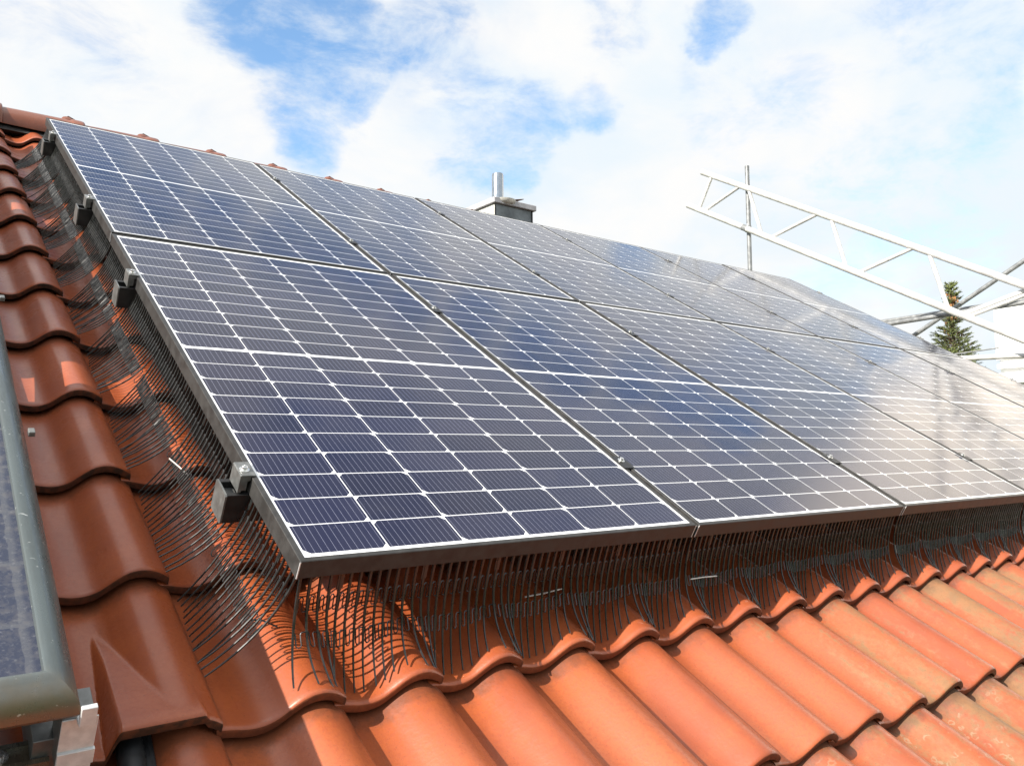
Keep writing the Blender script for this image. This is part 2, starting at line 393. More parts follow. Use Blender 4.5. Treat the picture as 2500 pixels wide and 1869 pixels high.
# ------------------------------------------------------------------ mesh building
class MB:
    def __init__(s):
        s.v, s.f, s.mi, s.uv = [], [], [], {}

    def add(s, verts, faces, mat=0):
        o = len(s.v)
        s.v += [tuple(p) for p in verts]
        for f in faces:
            s.f.append(tuple(i + o for i in f))
            s.mi.append(mat)
        return o

    def box(s, x0, x1, y0, y1, z0, z1, mat=0):
        s.add([(x0, y0, z0), (x1, y0, z0), (x1, y1, z0), (x0, y1, z0), (x0, y0, z1), (x1, y0, z1), (x1, y1, z1), (x0, y1, z1)],
              [(0, 3, 2, 1), (4, 5, 6, 7), (0, 1, 5, 4), (1, 2, 6, 5), (2, 3, 7, 6), (3, 0, 4, 7)], mat)

    def tube(s, pts, r, sides=6, mat=0, cap=True):
        pts = [Vector(p) for p in pts]
        rr = r if isinstance(r, (list, tuple)) else [r] * len(pts)
        rings, prev = [], None
        for i, p in enumerate(pts):
            d = (pts[min(i + 1, len(pts) - 1)] - pts[max(i - 1, 0)])
            if d.length < 1e-9:
                d = Vector((0, 0, 1))
            d.normalize()
            a = prev - d * prev.dot(d) if prev is not None else d.orthogonal()
            if a.length < 1e-6:
                a = d.orthogonal()
            a.normalize()
            prev = a
            b = d.cross(a)
            rings.append([p + (a * math.cos(q) + b * math.sin(q)) * rr[i] for q in [2 * math.pi * k / sides for k in range(sides)]])
        vs = [q for g in rings for q in g]
        fs = []
        for i in range(len(pts) - 1):
            for k in range(sides):
                k2 = (k + 1) % sides
                fs.append((i * sides + k, i * sides + k2, (i + 1) * sides + k2, (i + 1) * sides + k))
        if cap:
            fs.append(tuple(range(sides))[::-1])
            fs.append(tuple((len(pts) - 1) * sides + k for k in range(sides)))
        s.add(vs, fs, mat)

    def prism(s, poly, axis, a0, a1, mat=0):
        """poly: 2D outline; axis 0: (y,z) extruded in x, 1: (x,z) in y, 2: (x,y) in z"""
        def mk(p, a):
            return (a, p[0], p[1]) if axis == 0 else ((p[0], a, p[1]) if axis == 1 else (p[0], p[1], a))
        n = len(poly)
        vs = [mk(p, a0) for p in poly] + [mk(p, a1) for p in poly]
        fs = [tuple(range(n))[::-1], tuple(range(n, 2 * n))]
        fs += [(i, (i + 1) % n, n + (i + 1) % n, n + i) for i in range(n)]
        s.add(vs, fs, mat)

    def lathe(s, prof, c=(0, 0, 0), seg=24, mat=0):
        vs, fs = [], []
        for (r, z) in prof:
            for k in range(seg):
                a = 2 * math.pi * k / seg
                vs.append((c[0] + r * math.cos(a), c[1] + r * math.sin(a), c[2] + z))
        for i in range(len(prof) - 1):
            for k in range(seg):
                k2 = (k + 1) % seg
                fs.append((i * seg + k, i * seg + k2, (i + 1) * seg + k2, (i + 1) * seg + k))
        fs.append(tuple(range(seg))[::-1])
        fs.append(tuple((len(prof) - 1) * seg + k for k in range(seg)))
        s.add(vs, fs, mat)

    def ring(s, x0, x1, y0, y1, prof, mat=0):
        """mitred frame: prof is a closed section of (inset, z)"""
        n = len(prof)
        vs = []
        for sx, sy, X, Y in ((1, 1, x0, y0), (-1, 1, x1, y0), (-1, -1, x1, y1), (1, -1, x0, y1)):
            vs += [(X + sx * d, Y + sy * d, z) for d, z in prof]
        fs = []
        for c in range(4):
            c2 = (c + 1) % 4
            for i in range(n):
                j = (i + 1) % n
                fs.append((c * n + i, c2 * n + i, c2 * n + j, c * n + j))
        s.add(vs, fs, mat)

    def mesh(s, name, mats, smooth=False, bevel=0.0, angle=40):
        me = bpy.data.meshes.new(name)
        me.from_pydata(s.v, [], s.f)
        for m in mats:
            me.materials.append(m)
        for p, mi in zip(me.polygons, s.mi):
            p.material_index = mi
        bm = bmesh.new()
        bm.from_mesh(me)
        bmesh.ops.recalc_face_normals(bm, faces=bm.faces)
        if bevel:
            ed = [e for e in bm.edges if len(e.link_faces) == 2 and e.calc_face_angle(0) > 0.5]
            bmesh.ops.bevel(bm, geom=ed, offset=bevel, segments=1, affect='EDGES', profile=0.5)
        bm.to_mesh(me)
        bm.free()
        if smooth:
            for p in me.polygons:
                p.use_smooth = True
            try:
                me.set_sharp_from_angle(angle=math.radians(angle))
            except Exception:
                pass
        return me


def place(o, loc, rot=None):
    """loc in roof coordinates"""
    o.matrix_world = Matrix.Translation(ROOF @ Vector(loc)) @ ROOF4 @ (rot if rot is not None else Matrix())


def tag(o, label, cat, group=None):
    o['label'] = label
    o['category'] = cat
    if group:
        o['group'] = group
    return o


def thing(name, label, cat, loc=(0, 0, 0), group=None, world_space=False):
    o = bpy.data.objects.new(name, None)
    o.empty_display_size = 0.05
    COL.objects.link(o)
    if world_space:
        o.location = loc
    else:
        place(o, loc)
    return tag(o, label, cat, group)


def obj(name, me, parent=None, loc=None):
    o = bpy.data.objects.new(name, me)
    COL.objects.link(o)
    if parent is not None:
        o.parent = parent
        if loc is not None:
            o.location = loc
    return o


def struct(name, me):
    o = obj(name, me)
    o['kind'] = 'structure'
    return o


def copy_thing(src, label, group=None):
    r = src.copy()
    COL.objects.link(r)
    r['label'] = label
    if group:
        r['group'] = group
    for ch in list(src.children):
        c = ch.copy()
        COL.objects.link(c)
        c.parent = r
        for g in list(ch.children):
            d = g.copy()
            COL.objects.link(d)
            d.parent = c
    return r


ORD = ['zeroth', 'first', 'second', 'third', 'fourth', 'fifth', 'sixth', 'seventh', 'eighth', 'ninth', 'tenth', 'eleventh', 'twelfth',
       'thirteenth', 'fourteenth', 'fifteenth', 'sixteenth', 'seventeenth', 'eighteenth', 'nineteenth', 'twentieth', 'twenty-first',
       'twenty-second', 'twenty-third', 'twenty-fourth', 'twenty-fifth', 'twenty-sixth', 'twenty-seventh', 'twenty-eighth', 'twenty-ninth', 'thirtieth']

# ------------------------------------------------------------------ the setting
TU, TV = 0.2, 0.37               # tile cover width and course length
U0, V0, NC = -0.115, -0.11, -0.19  # right end of a roll, nose of a course, height of the crest
RIDGE_V, RIDGE_N = 4.25, -0.205
ARR_U, ARR_V = 6 * PITCHU, 2 * PITCHV

me = MB()
me.add([(-900, -900, GROUND_Z), (900, -900, GROUND_Z), (900, 900, GROUND_Z), (-900, 900, GROUND_Z)], [(0, 1, 2, 3)])
struct('ground', me.mesh('ground', [M_GRASS]))


def roof_house():
    t = thing('house', 'cream plastered house under the red tiled roof with the solar panels', 'house', (0, 0, 0), None, True)
    # deck boards under the tiles, both slopes, as one closed wedge
    apex = ROOF @ Vector((0, RIDGE_V, -0.285))
    eave = ROOF @ Vector((0, -2.1, -0.285))
    back = Vector((0, apex.y * 2 - eave.y, eave.z))
    d = MB()
    d.prism([(eave.y, eave.z), (apex.y, apex.z), (back.y, back.z), (back.y, back.z - 0.14), (apex.y, apex.z - 0.16), (eave.y, eave.z - 0.14)], 0, -4.2, 6.75)
    obj('roof', d.mesh('roof_deck', [M_DECK]), t)
    w = MB()
    w.prism([(eave.y + 0.45, GROUND_Z), (back.y - 0.45, GROUND_Z), (back.y - 0.45, back.z + 0.10), (apex.y, apex.z - 0.17), (eave.y + 0.45, eave.z + 0.10)], 0, -3.9, 6.45)
    obj('wall', w.mesh('house_wall', [M_PLASTER]), t)


roof_house()

# ------------------------------------------------------------------ roof tiles
PROF = [(-.218, -.036), (-.195, -.040), (-.165, -.0475), (-.14, -.0475), (-.12, -.040), (-.105, -.028), (-.09, -.015), (-.075, -.005),
        (-.06, -.0005), (-.048, 0), (-.035, -.0025), (-.02, -.009), (-.008, -.0165), (0, -.023)]
SLOPE = 0.030 / TV


def prof(r):
    P = PROF
    r = max(P[0][0], min(0, r))
    for i in range(len(P) - 1):
        if r <= P[i + 1][0]:
            break
    p1, p2 = P[i], P[i + 1]
    p0 = P[max(i - 1, 0)]
    p3 = P[min(i + 2, len(P) - 1)]
    h = p2[0] - p1[0]
    m1 = (p2[1] - p0[1]) / (p2[0] - p0[0])
    m2 = (p3[1] - p1[1]) / (p3[0] - p1[0])
    t = (r - p1[0]) / h
    return ((2 * t**3 - 3 * t**2 + 1) * p1[1] + (t**3 - 2 * t**2 + t) * h * m1 + (-2 * t**3 + 3 * t**2) * p2[1] + (t**3 - t**2) * h * m2)


def tile_n(u, v):
    """height of the tiled surface in roof coordinates"""
    r = (u - U0) % TU - TU
    y = (v - V0) % TV
    return NC + prof(r) - SLOPE * y


def hood(r, y):
    """raised vent hood"""
    if y > 0.285:
        return -1
    top = -0.047 + 0.050 * min(1, (0.285 - y) / 0.27)
    x = (r + 0.172 - 0.012 * min(1, y / 0.2)) / 0.024
    x = max(0, min(1, x))
    x = x * x * (3 - 2 * x)
    edge = max(0, min(1, (-0.010 - r) / 0.02))
    return -0.060 + (top + 0.060) * x - (1 - edge) * 0.03


def tile_mesh(name, vent=False, length=0.415):
    rs, r = [], -.218
    n = 90 if vent else 30
    rs = [-.218 + .218 * i / n for i in range(n + 1)]
    ys = [0, .0015, .004, .008, .014, .03] + [.03 + (length - .03) * i / (36 if vent else 9) for i in range(1, (37 if vent else 10))]
    lip = {0: -.0075, .0015: -.0042, .004: -.0017, .008: -.0003}
    top = lambda r, y: max(prof(r), hood(r, y) if vent else -1) - SLOPE * y + lip.get(y, 0)
    th = lambda y: 0.0190 if y < 0.02 else 0.0190 - 0.0060 * min(1, (y - 0.02) / 0.04)
    mb = MB()
    nr, ny = len(rs), len(ys)
    vs = [(r, y, top(r, y)) for y in ys for r in rs]
    vs += [(r, y, max(prof(r), hood(r, y) if vent else -1) - SLOPE * y - th(y)) for y in ys for r in rs]
    N = nr * ny
    top_f, oth_f = [], []
    for j in range(ny - 1):
        for i in range(nr - 1):
            a = j * nr + i
            (top_f if ys[j] >= .0015 else oth_f).append((a, a + 1, a + nr + 1, a + nr))
            oth_f.append((N + a, N + a + nr, N + a + nr + 1, N + a + 1))
    for i in range(nr - 1):
        oth_f.append((i + 1, i, N + i, N + i + 1))
        a = (ny - 1) * nr + i
        oth_f.append((a, a + 1, N + a + 1, N + a))
    for j in range(ny - 1):
        a = j * nr
        oth_f.append((a, a + nr, N + a + nr, N + a))
        a = j * nr + nr - 1
        oth_f.append((a + nr, a, N + a, N + a + nr))
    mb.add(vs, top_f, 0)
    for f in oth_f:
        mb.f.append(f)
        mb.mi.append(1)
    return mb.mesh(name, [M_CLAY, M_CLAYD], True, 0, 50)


TILE_ME = tile_mesh('roof_tile')
VENT_ME = tile_mesh('vent_tile', True)


def sstep(x, a, b):
    x = max(0, min(1, (x - a) / (b - a)))
    return x * x * (3 - 2 * x)


def tile_label(k, c):
    """k course (0 = nose just in front of the panels), c column (1 = first column under the panels' left edge)"""
    if k in (2, 3, 4, 5, 6, 7, 8, 9, 10, 11):
        up = ORD[k] if k < len(ORD) else str(k)
        if c == 1:
            return f'red clay tile under the left wire guard, {up} course above the front one', 'left guard tiles'
        if c == 0:
            return f'shaded clay tile beside the left guard bristles, {up} course above the vent tile', 'shaded left tiles'
        if c == -1:
            return f'shaded clay tile along the old grey module, {up} course above the vent tile', 'shaded left tiles'
        return 'clay roof tile hidden beneath the old grey modules', 'tiles under the old modules'
    if k == 1:
        if c >= 2:
            return 'clay roof tile lying in the dark beneath the front solar panels', 'tiles under the panels'
        if c == 1:
            return 'clay tile behind the bristles of the front left panel corner', 'left guard tiles'
        if c == 0:
            return 'shaded clay tile directly above the hooded vent tile', 'shaded left tiles'
        if c == -1:
            return 'shaded clay tile along the old module, up-slope and left of the vent tile', 'shaded left tiles'
        return 'clay roof tile hidden beneath the old grey modules', 'tiles under the old modules'
    if k == 0:
        if c >= 1:
            if c <= 20:
                return f'{ORD[c]} tile from the left among those carrying the front guard bristles', 'tiles at the front guard'
            return 'far red tile touched by the last front guard bristles', 'tiles at the front guard'
        return 'clay roof tile beneath the lower end of the old grey module', 'tiles under the old modules'
    row = {-1: 'first sunlit row below the guard', -2: 'second sunlit row below the guard', -3: 'third sunlit row below the guard'}[k]
    if c <= -1:
        return 'clay tile in shade below the lower end of the old grey module', 'tiles below the old module'
    if c <= 20:
        kind = 'orange clay tile' if c < 6 else ('beige stained tile' if k == -1 else 'lichen flecked tile')
        return f'{kind} in {row}, {ORD[c + 1]} from vent tile', 'sunlit front tiles'
    return f'far beige stained tile at right end of {row}', 'sunlit front tiles'


spec = []
for k in range(2, 12):
    spec += [(k, c) for c in range(-2, 2)]
spec += [(1, c) for c in range(-2, 9)] + [(0, c) for c in range(-3, 29)] + [(-1, c) for c in range(-3, 27)]
spec += [(-2, c) for c in range(-2, 21)] + [(-3, c) for c in range(-1, 15)]
rt = random.Random(3)
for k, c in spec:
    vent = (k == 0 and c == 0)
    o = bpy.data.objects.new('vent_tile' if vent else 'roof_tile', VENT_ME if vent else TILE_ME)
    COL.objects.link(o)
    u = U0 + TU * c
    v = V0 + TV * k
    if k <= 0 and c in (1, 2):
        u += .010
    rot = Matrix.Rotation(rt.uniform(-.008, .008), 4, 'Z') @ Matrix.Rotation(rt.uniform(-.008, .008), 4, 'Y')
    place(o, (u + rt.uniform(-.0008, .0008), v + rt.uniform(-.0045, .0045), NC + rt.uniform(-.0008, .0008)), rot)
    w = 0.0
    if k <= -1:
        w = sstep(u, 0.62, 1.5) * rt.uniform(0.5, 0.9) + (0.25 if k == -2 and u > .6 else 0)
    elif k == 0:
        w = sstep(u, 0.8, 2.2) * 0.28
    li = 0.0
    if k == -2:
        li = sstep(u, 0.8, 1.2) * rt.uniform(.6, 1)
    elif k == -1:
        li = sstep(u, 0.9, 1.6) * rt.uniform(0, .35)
    o.color = (min(1, w), rt.uniform(0, 0.75) if (k <= 0 and c > 0) else rt.uniform(0, .25), li, rt.uniform(.40, .8) if (k <= 0 and c > 0) else rt.uniform(.85, 1))  # alpha: edge dirt plus painted shade, deeper on the shaded left tiles
    o['kind'] = 'thing'
    if vent:
        tag(o, 'hooded clay vent tile with a dark opening, right of the old module', 'vent tile')
    else:
        lb, gr = tile_label(k, c)
        tag(o, lb, 'roof tile', gr)


# ------------------------------------------------------------------ ridge tiles
def ridge_mesh():
    mb = MB()
    L = 0.415
    xs = [0, .004, .03, .10, .20, .30, .345, .352, .36, .40, .411, .415]
    rad = [.092, .094, .095, .098, .101, .104, .105, .110, .112, .112, .110, .106]
    seg = 22
    a0, a1 = math.radians(-14), math.radians(194)
    vs, fs = [], []
    for th in (0, 0.012):
        for x, r in zip(xs, rad):
            for i in range(seg + 1):
                a = a0 + (a1 - a0) * i / seg
                vs.append((x, math.cos(a) * (r - th) * 1.08, math.sin(a) * (r - th)))
    n = seg + 1
    N = n * len(xs)
    for j in range(len(xs) - 1):
        for i in range(seg):
            a = j * n + i
            fs.append((a, a + 1, a + n + 1, a + n))
            fs.append((N + a, N + a + n, N + a + n + 1, N + a + 1))
    for j in (0, len(xs) - 1):
        for i in range(seg):
            a = j * n + i
            fs.append((a, N + a, N + a + 1, a + 1) if j == 0 else (a, a + 1, N + a + 1, N + a))
    for j in range(len(xs) - 1):
        for i in (0, seg):
            a = j * n + i
            fs.append((a, a + n, N + a + n, N + a))
    mb.add(vs, fs)
    # moulded knob on the crown near the wide end
    kn = [(.296, .100), (.312, .119), (.326, .124), (.345, .124), (.356, .118), (.366, .108)]
    vs, fs = [], []
    for i, (x, z) in enumerate(kn):
        for y, dz in ((-.034, -.022), (-.020, -.003), (0, 0), (.020, -.003), (.034, -.022)):
            vs.append((x, y, max(z + dz, .090)))
    for i in range(len(kn) - 1):
        for j in range(4):
            a = i * 5 + j
            fs.append((a, a + 1, a + 6, a + 5))
    mb.add(vs, fs)
    return mb.mesh('ridge_tile', [M_CLAY], True, 0, 45)


RIDGE_ME = ridge_mesh()
cm = MB()
cm.prism([(.336, .122), (.370, .108), (.375, .113), (.372, .117), (.340, .129), (.334, .127)], 1, -.013, .013)
CLIP_ME = cm.mesh('ridge_clip', [M_RUST])
apex = ROOF @ Vector((0, RIDGE_V, RIDGE_N))
for i in range(-3, 16):
    u = -0.135 + 0.3985 * i
    o = bpy.data.objects.new('ridge_tile', RIDGE_ME)
    COL.objects.link(o)
    o.location = (u, apex.y, apex.z - 0.017 - 0.0105 * u)
    o.rotation_euler = (rt.uniform(-.01, .01), .0105 + rt.uniform(-.002, .002), rt.uniform(-.006, .006))
    o.color = (0.0, rt.uniform(0, .15), 0, .5)
    o['kind'] = 'thing'
    if i < 0:
        tag(o, 'clay ridge tile beyond the left end of the solar array', 'ridge tile', 'ridge tiles')
    else:
        tag(o, f'knobbed red clay ridge tile, {ORD[i + 1]} from the left above the panels', 'ridge tile', 'ridge tiles')
    obj('ridge_clip', CLIP_ME, o)
mb = MB()
mb.prism([(apex.y - .115, apex.z - .075), (apex.y, apex.z + .03), (apex.y + .115, apex.z - .075)], 0, -1.3, 6.4)
o = obj('ridge_roll', mb.mesh('ridge_roll', [M_MORTAR]))
tag(o, 'dark ventilated ridge roll in the gap under the ridge tiles', 'ridge roll')


# ------------------------------------------------------------------ solar panels
def panel_meshes():
    fr = MB()
    pr = [(0, -.0012), (.0012, 0), (.0105, 0), (.0110, -.0005), (.0110, -.0022), (.0018, -.0022), (.0018, -.0335), (.026, -.0335), (.026, -.035), (0, -.035)]
    fr.ring(0, PW, 0, PH, pr)
    # raw cut end of the side profile, showing as a bright line at each front corner
    fr.box(-0.0004, 0.0016, -0.0007, 0.0006, -.0347, -.0016, 1)
    fr.box(PW - 0.0016, PW + 0.0004, -0.0007, 0.0006, -.0347, -.0016, 1)
    frm = fr.mesh('panel_frame', [M_ALU, M_ALUCUT])
    a, b_ = .0095, .0095
    gl = bpy.data.meshes.new('panel_glass')
    z1, z0 = -.0016, -.0060
    vs = [(a, b_, z1), (PW - a, b_, z1), (PW - a, PH - b_, z1), (a, PH - b_, z1), (a, b_, z0), (PW - a, b_, z0), (PW - a, PH - b_, z0), (a, PH - b_, z0)]
    gl.from_pydata(vs, [], [(0, 1, 2, 3), (7, 6, 5, 4), (0, 4, 5, 1), (1, 5, 6, 2), (2, 6, 7, 3), (3, 7, 4, 0)])
    gl.materials.append(M_CELL)
    gl.materials.append(M_BACK)
    uvl = gl.uv_layers.new(name='metres')
    for p in gl.polygons:
        p.material_index = 0 if p.index == 0 else 1
        for li in p.loop_indices:
            vv = gl.vertices[gl.loops[li].vertex_index].co
            uvl.data[li].uv = (vv.x, vv.y)
    jb = MB()
    jb.box(.44, .56, PH - .19, PH - .10, -.024, -.0062)
    return frm, gl, jb.mesh('junction_box', [M_BLACKPL])


FRM_ME, GLASS_ME, JB_ME = panel_meshes()
proto = thing('solar_panel', '', 'solar panel', (0, 0, 0), 'solar panels')
obj('frame', FRM_ME, proto)
obj('cell_glass', GLASS_ME, proto)
obj('junction_box', JB_ME, proto)
for row in range(2):
    for k in range(6):
        where = 'front row along the sunlit tiles' if row == 0 else 'rear row along the ridge'
        if k == 0:
            lb = f'navy solar panel at the left end of the {where}'
        elif k == 5:
            lb = f'solar panel at the far right end of the {where}'
        else:
            lb = f'solar panel in the {where}, {ORD[k + 1]} from the left'
        t = proto if (row == 0 and k == 0) else copy_thing(proto, lb)
        t['label'] = lb
        rot = Matrix.Rotation(rt.uniform(-.0012, .0012), 4, 'X') @ Matrix.Rotation(rt.uniform(-.0012, .0012), 4, 'Y')
        place(t, (k * PITCHU, row * PITCHV, 0), rot)

# mounting rails and clamps
RAIL_V = [0.290, 1.372, 2.142, 3.162]
rl = MB()
rl.prism([(-.030, -.097), (.030, -.097), (.030, -.0365), (.019, -.0365), (.019, -.058), (-.019, -.058), (-.019, -.0365), (-.030, -.0365)], 0, -.041, ARR_U + .02)
RAIL_ME = rl.mesh('mounting_rail', [M_BLACKRAIL])
cp = MB()
cp.prism([(-.027, -.099), (.027, -.099), (.031, -.094), (.031, -.038), (.028, -.035), (-.028, -.035), (-.031, -.038), (-.031, -.094)], 0, -.0445, -.0411)
cp.box(-.0409, -.014, -.0188, .0188, -.0575, -.050)
CAP_ME = cp.mesh('end_plate', [M_CLAMP])
names = ['nearest the front', 'just below the row gap', 'just above the row gap', 'nearest the ridge']
for v, nm in zip(RAIL_V, names):
    t = thing('mounting_rail', f'black mounting rail with grey end plate under the panels, {nm}', 'rail', (0, v, 0), 'mounting rails')
    obj('rail_body', RAIL_ME, t)
    obj('end_plate', CAP_ME, t)

ec = MB()
ec.prism([(-.022, -.0345), (-.022, .0022), (-.020, .0040), (.0075, .0040), (.0080, .0014), (-.0008, .0012), (-.0008, -.008), (-.006, -.010), (-.006, -.030), (-.015, -.030), (-.015, -.0345)], 1, -.025, .025)
EC_ME = ec.mesh('clamp_body', [M_CLAMP], False, 0.0006)


def bolt_mesh():
    b = MB()
    b.lathe([(.0098, 0), (.0098, .0014), (.0085, .0018)], (0, 0, 0), 20)
    b.lathe([(.0056, .0018), (.0058, .0026), (.0058, .0072), (.0050, .0080), (.0030, .0080), (.0028, .0050), (.0, .0054)], (0, 0, 0), 12)
    return b.mesh('bolt', [M_STEEL], True, 0, 35)


BOLT_ME = bolt_mesh()
ecp = None
for v, nm in zip(RAIL_V, names):
    lb = f'small bolted end clamp on the panels\' left edge, {nm}'
    if ecp is None:
        ecp = thing('end_clamp', lb, 'clamp', (0, v, 0), 'left end clamps')
        obj('clamp_body', EC_ME, ecp)
        b = obj('bolt', BOLT_ME, ecp, (-.0095, -.004, .0040))
        t = ecp
    else:
        t = copy_thing(ecp, lb)
        place(t, (0, v, 0))
    r_ = copy_thing(ecp, f'tiny end clamp on the panels\' far right edge, {nm}', 'right end clamps')
    place(r_, (ARR_U - .012, v, 0), Matrix.Rotation(math.pi, 4, 'Z'))

mc = MB()
mc.prism([(-.021, .0014), (-.021, .0034), (-.013, .0040), (.013, .0040), (.021, .0034), (.021, .0014), (.0050, .0014), (.0050, -.034), (-.0050, -.034), (-.0050, .0014)], 1, -.03, .03)
MC_ME = mc.mesh('clamp_body', [M_BLACKRAIL], False, 0.0005)
mcp = None
for k in range(1, 6):
    for v, nm in zip(RAIL_V, names):
        lb = f'mid clamp in the {ORD[k]} panel gap from the left, {nm}'
        if mcp is None:
            mcp = thing('mid_clamp', lb, 'clamp', (0, 0, 0), 'mid clamps')
            obj('clamp_body', MC_ME, mcp)
            obj('bolt', BOLT_ME, mcp, (0, .008, .0040))
            t = mcp
        else:
            t = copy_thing(mcp, lb)
        place(t, (k * PITCHU - .006, v, 0))


# ------------------------------------------------------------------ bristle guards along the array edges
def bez(p, n):
    out = []
    for i in range(n + 1):
        t = i / n
        a = [(1 - t)**3, 3 * t * (1 - t)**2, 3 * t * t * (1 - t), t**3]
        out.append(sum((Vector(q) * w for q, w in zip(p, a)), Vector()))
    return out


rg = random.Random(11)
ROD = 0.0190


def front_rod(u):
    r = (u - U0) % TU - TU
    # bristles meeting a roll are pushed down its right flank, those over a trough hang straight
    k = sstep(r, -.072, -.030)
    side = k * .62 * (.006 - r) - .006 * math.exp(-((r + .075) / .02)**2) + rg.gauss(0, .0011)
    tv = -.082 - .014 * k + rg.gauss(0, .0025)
    ut = u + side
    nt = tile_n(ut, tv) + .0035
    return bez([(u, .007, -.0352), (u, -.001, -.100), (u + .06 * side, -.022, max(nt + .030, -.165)), (ut, tv, nt)], 12)


def left_rod(v):
    y = (v - V0) % TV
    dv = -.006 - .036 * (y / TV)**1.4 + rg.gauss(0, .0010)
    tu = -.124 + rg.gauss(0, .0018) + .018 * (y / TV)
    tv = v + dv
    # keep the tip in the course the rod starts above
    nt = tile_n(tu, tv) + .0035
    r = (tu - U0) % TU - TU
    return bez([(.007, v, -.0352), (.002, v, -.085), (-.035, v + dv * .35, -.165), (tu, tv, max(nt, -.232))], 10)


def pick(path, f):
    x = f * (len(path) - 1)
    i = min(int(x), len(path) - 2)
    return path[i].lerp(path[i + 1], x - i)


def guard(name, label, starts, fn, group):
    t = thing(name, label, 'wire guard', (0, 0, 0), group)
    b = MB()
    paths = []
    for s in starts:
        p = fn(s)
        paths.append(p)
        rb = .0034 if fn is front_rod else .0031
        b.tube(p, [rb - rb * .52 * (q / (len(p) - 1))**1.2 for q in range(len(p))], 5)
    obj('bristles', b.mesh('bristles', [M_WIRE], True, 0, 60), t)
    for f0, f1 in ((.22, .36), (.55, .68)):
        l = MB()
        pts = []
        for i, p in enumerate(paths[:-1]):
            q = paths[i + 1]
            a0, a1 = pick(p, f0), pick(p, f1)
            b0, b1 = pick(q, f0), pick(q, f1)
            off = Vector((0, 0, .0022))
            # serpentine loop between two bristles
            seq = ((.12, 1), (.20, .12), (.32, 0), (.46, 0), (.56, .12), (.50, .9), (.58, 1), (.95, 1)) if f0 < .4 else \
                  ((.12, 0), (.20, .88), (.32, 1), (.46, 1), (.56, .88), (.50, .1), (.58, 0), (.95, 0))
            for x, y in seq:
                pts.append(a0.lerp(b0, x).lerp(a1.lerp(b1, x), y) + off)
        l.tube(pts, .0013, 4)
        obj('lacing', l.mesh('lacing', [M_LACE], True, 0, 60), t)
    for i in range(4, len(paths), 9):
        c = MB()
        p = paths[i]
        a, d = pick(p, .0), pick(p, .16)
        dirv = (paths[i][0] - paths[i - 1][0]).normalized() if i else Vector((1, 0, 0))
        h = dirv * .0055
        nrm = (d - a).cross(h).normalized() * .0012
        c.add([a - h - nrm, a + h - nrm, d + h - nrm, d - h - nrm, a - h + nrm, a + h + nrm, d + h + nrm, d - h + nrm],
              [(0, 3, 2, 1), (4, 5, 6, 7), (0, 1, 5, 4), (1, 2, 6, 5), (2, 3, 7, 6), (3, 0, 4, 7)])
        obj('clip_tab', c.mesh('clip_tab', [M_WIRE]), t)


for k in range(6):
    u0 = k * PITCHU + (.012 if k == 0 else 0)
    n = int(PITCHU / ROD)
    lb = ('black bristle guard under the front edge of the leftmost panel' if k == 0 else
          f'black bristle guard under the front edge of the {ORD[k + 1]} panel from the left')
    guard('bristle_guard', lb, [u0 + i * ROD for i in range(n + (0 if k < 5 else 0))], front_rod, 'front bristle guards')
LROD = 0.0185
guard('bristle_guard', 'black bristle guard down the left side of the front left panel', [.012 + i * LROD for i in range(int(1.74 / LROD))], left_rod, 'left bristle guards')
guard('bristle_guard', 'black bristle guard down the left side of the rear left panel', [1.765 + i * LROD for i in range(int(1.73 / LROD))], left_rod, 'left bristle guards')


def tie(label, pts, mat, r=.0016):
    m = MB()
    m.tube(pts, r, 5)
    o = obj('cable_tie', m.mesh('cable_tie', [mat], True))
    place(o, (0, 0, 0))
    tag(o, label, 'cable tie')
    return o


tie('pale cable tie tail on the front guard of the leftmost panel', [(.524, -.010, -.138), (.580, -.006, -.139), (.639, .001, -.140)], M_TIEW)
tie('pale cable tie tail on the front guard of the second panel', [(1.036, -.030, -.140), (1.085, -.031, -.139), (1.134, -.033, -.140)], M_TIEW)
tie('pale cable tie tail across the left guard bristles', [(-.054, .589, -.150), (-.042, .552, -.149), (-.031, .519, -.150)], M_TIEW)
tie('black cable tie tail at the guard corner by the front left panel', [(-.040, .064, -.166), (-.016, .052, -.160), (.010, .038, -.168)], M_BLACKPL)

# ------------------------------------------------------------------ old modules along the left
OM_U = -0.351


def old_module(v0, v1, label):
    t = thing('old_module', label, 'solar module', (OM_U - .002, v0 - .005, .012), 'old grey framed modules')
    L, W = v1 - v0, 1.0
    f = MB()
    pr = [(0, -.034), (.0012, -.026), (.004, -.018), (.008, -.011), (.013, -.0045), (.019, .001), (.025, .0045), (.031, .0068), (.036, .007), (.039, .0055), (.0405, .002), (.0405, -.004),
          (.020, -.006), (.008, -.034), (.03, -.036), (.03, -.040), (0.003, -.040)]
    f.ring(-W, 0, 0, L, pr)
    obj('frame', f.mesh('old_frame', [M_OLDFRAME], True, 0, 35), t)
    g = MB()
    g.box(-W + .039, -.039, .039, L - .039, -.012, -.0005)
    obj('glass', g.mesh('old_glass', [M_OLDGLASS]), t)
    for y in (.647, 1.29) if v0 < 0 else (.4, .9):
        if y < L:
            c = MB()
            c.box(.0005, .011, y - .008, y + .008, -.014, -.004)
            obj('side_lug', c.mesh('side_lug', [M_CLAMP], False, .001), t)


old_module(-.216, 1.11, 'old grime covered module with broad grey frame at the left edge')
old_module(1.275, 2.635, 'old grey module in the middle of the left column')
old_module(2.770, 4.00, 'old grey module nearest the ridge in the left column')

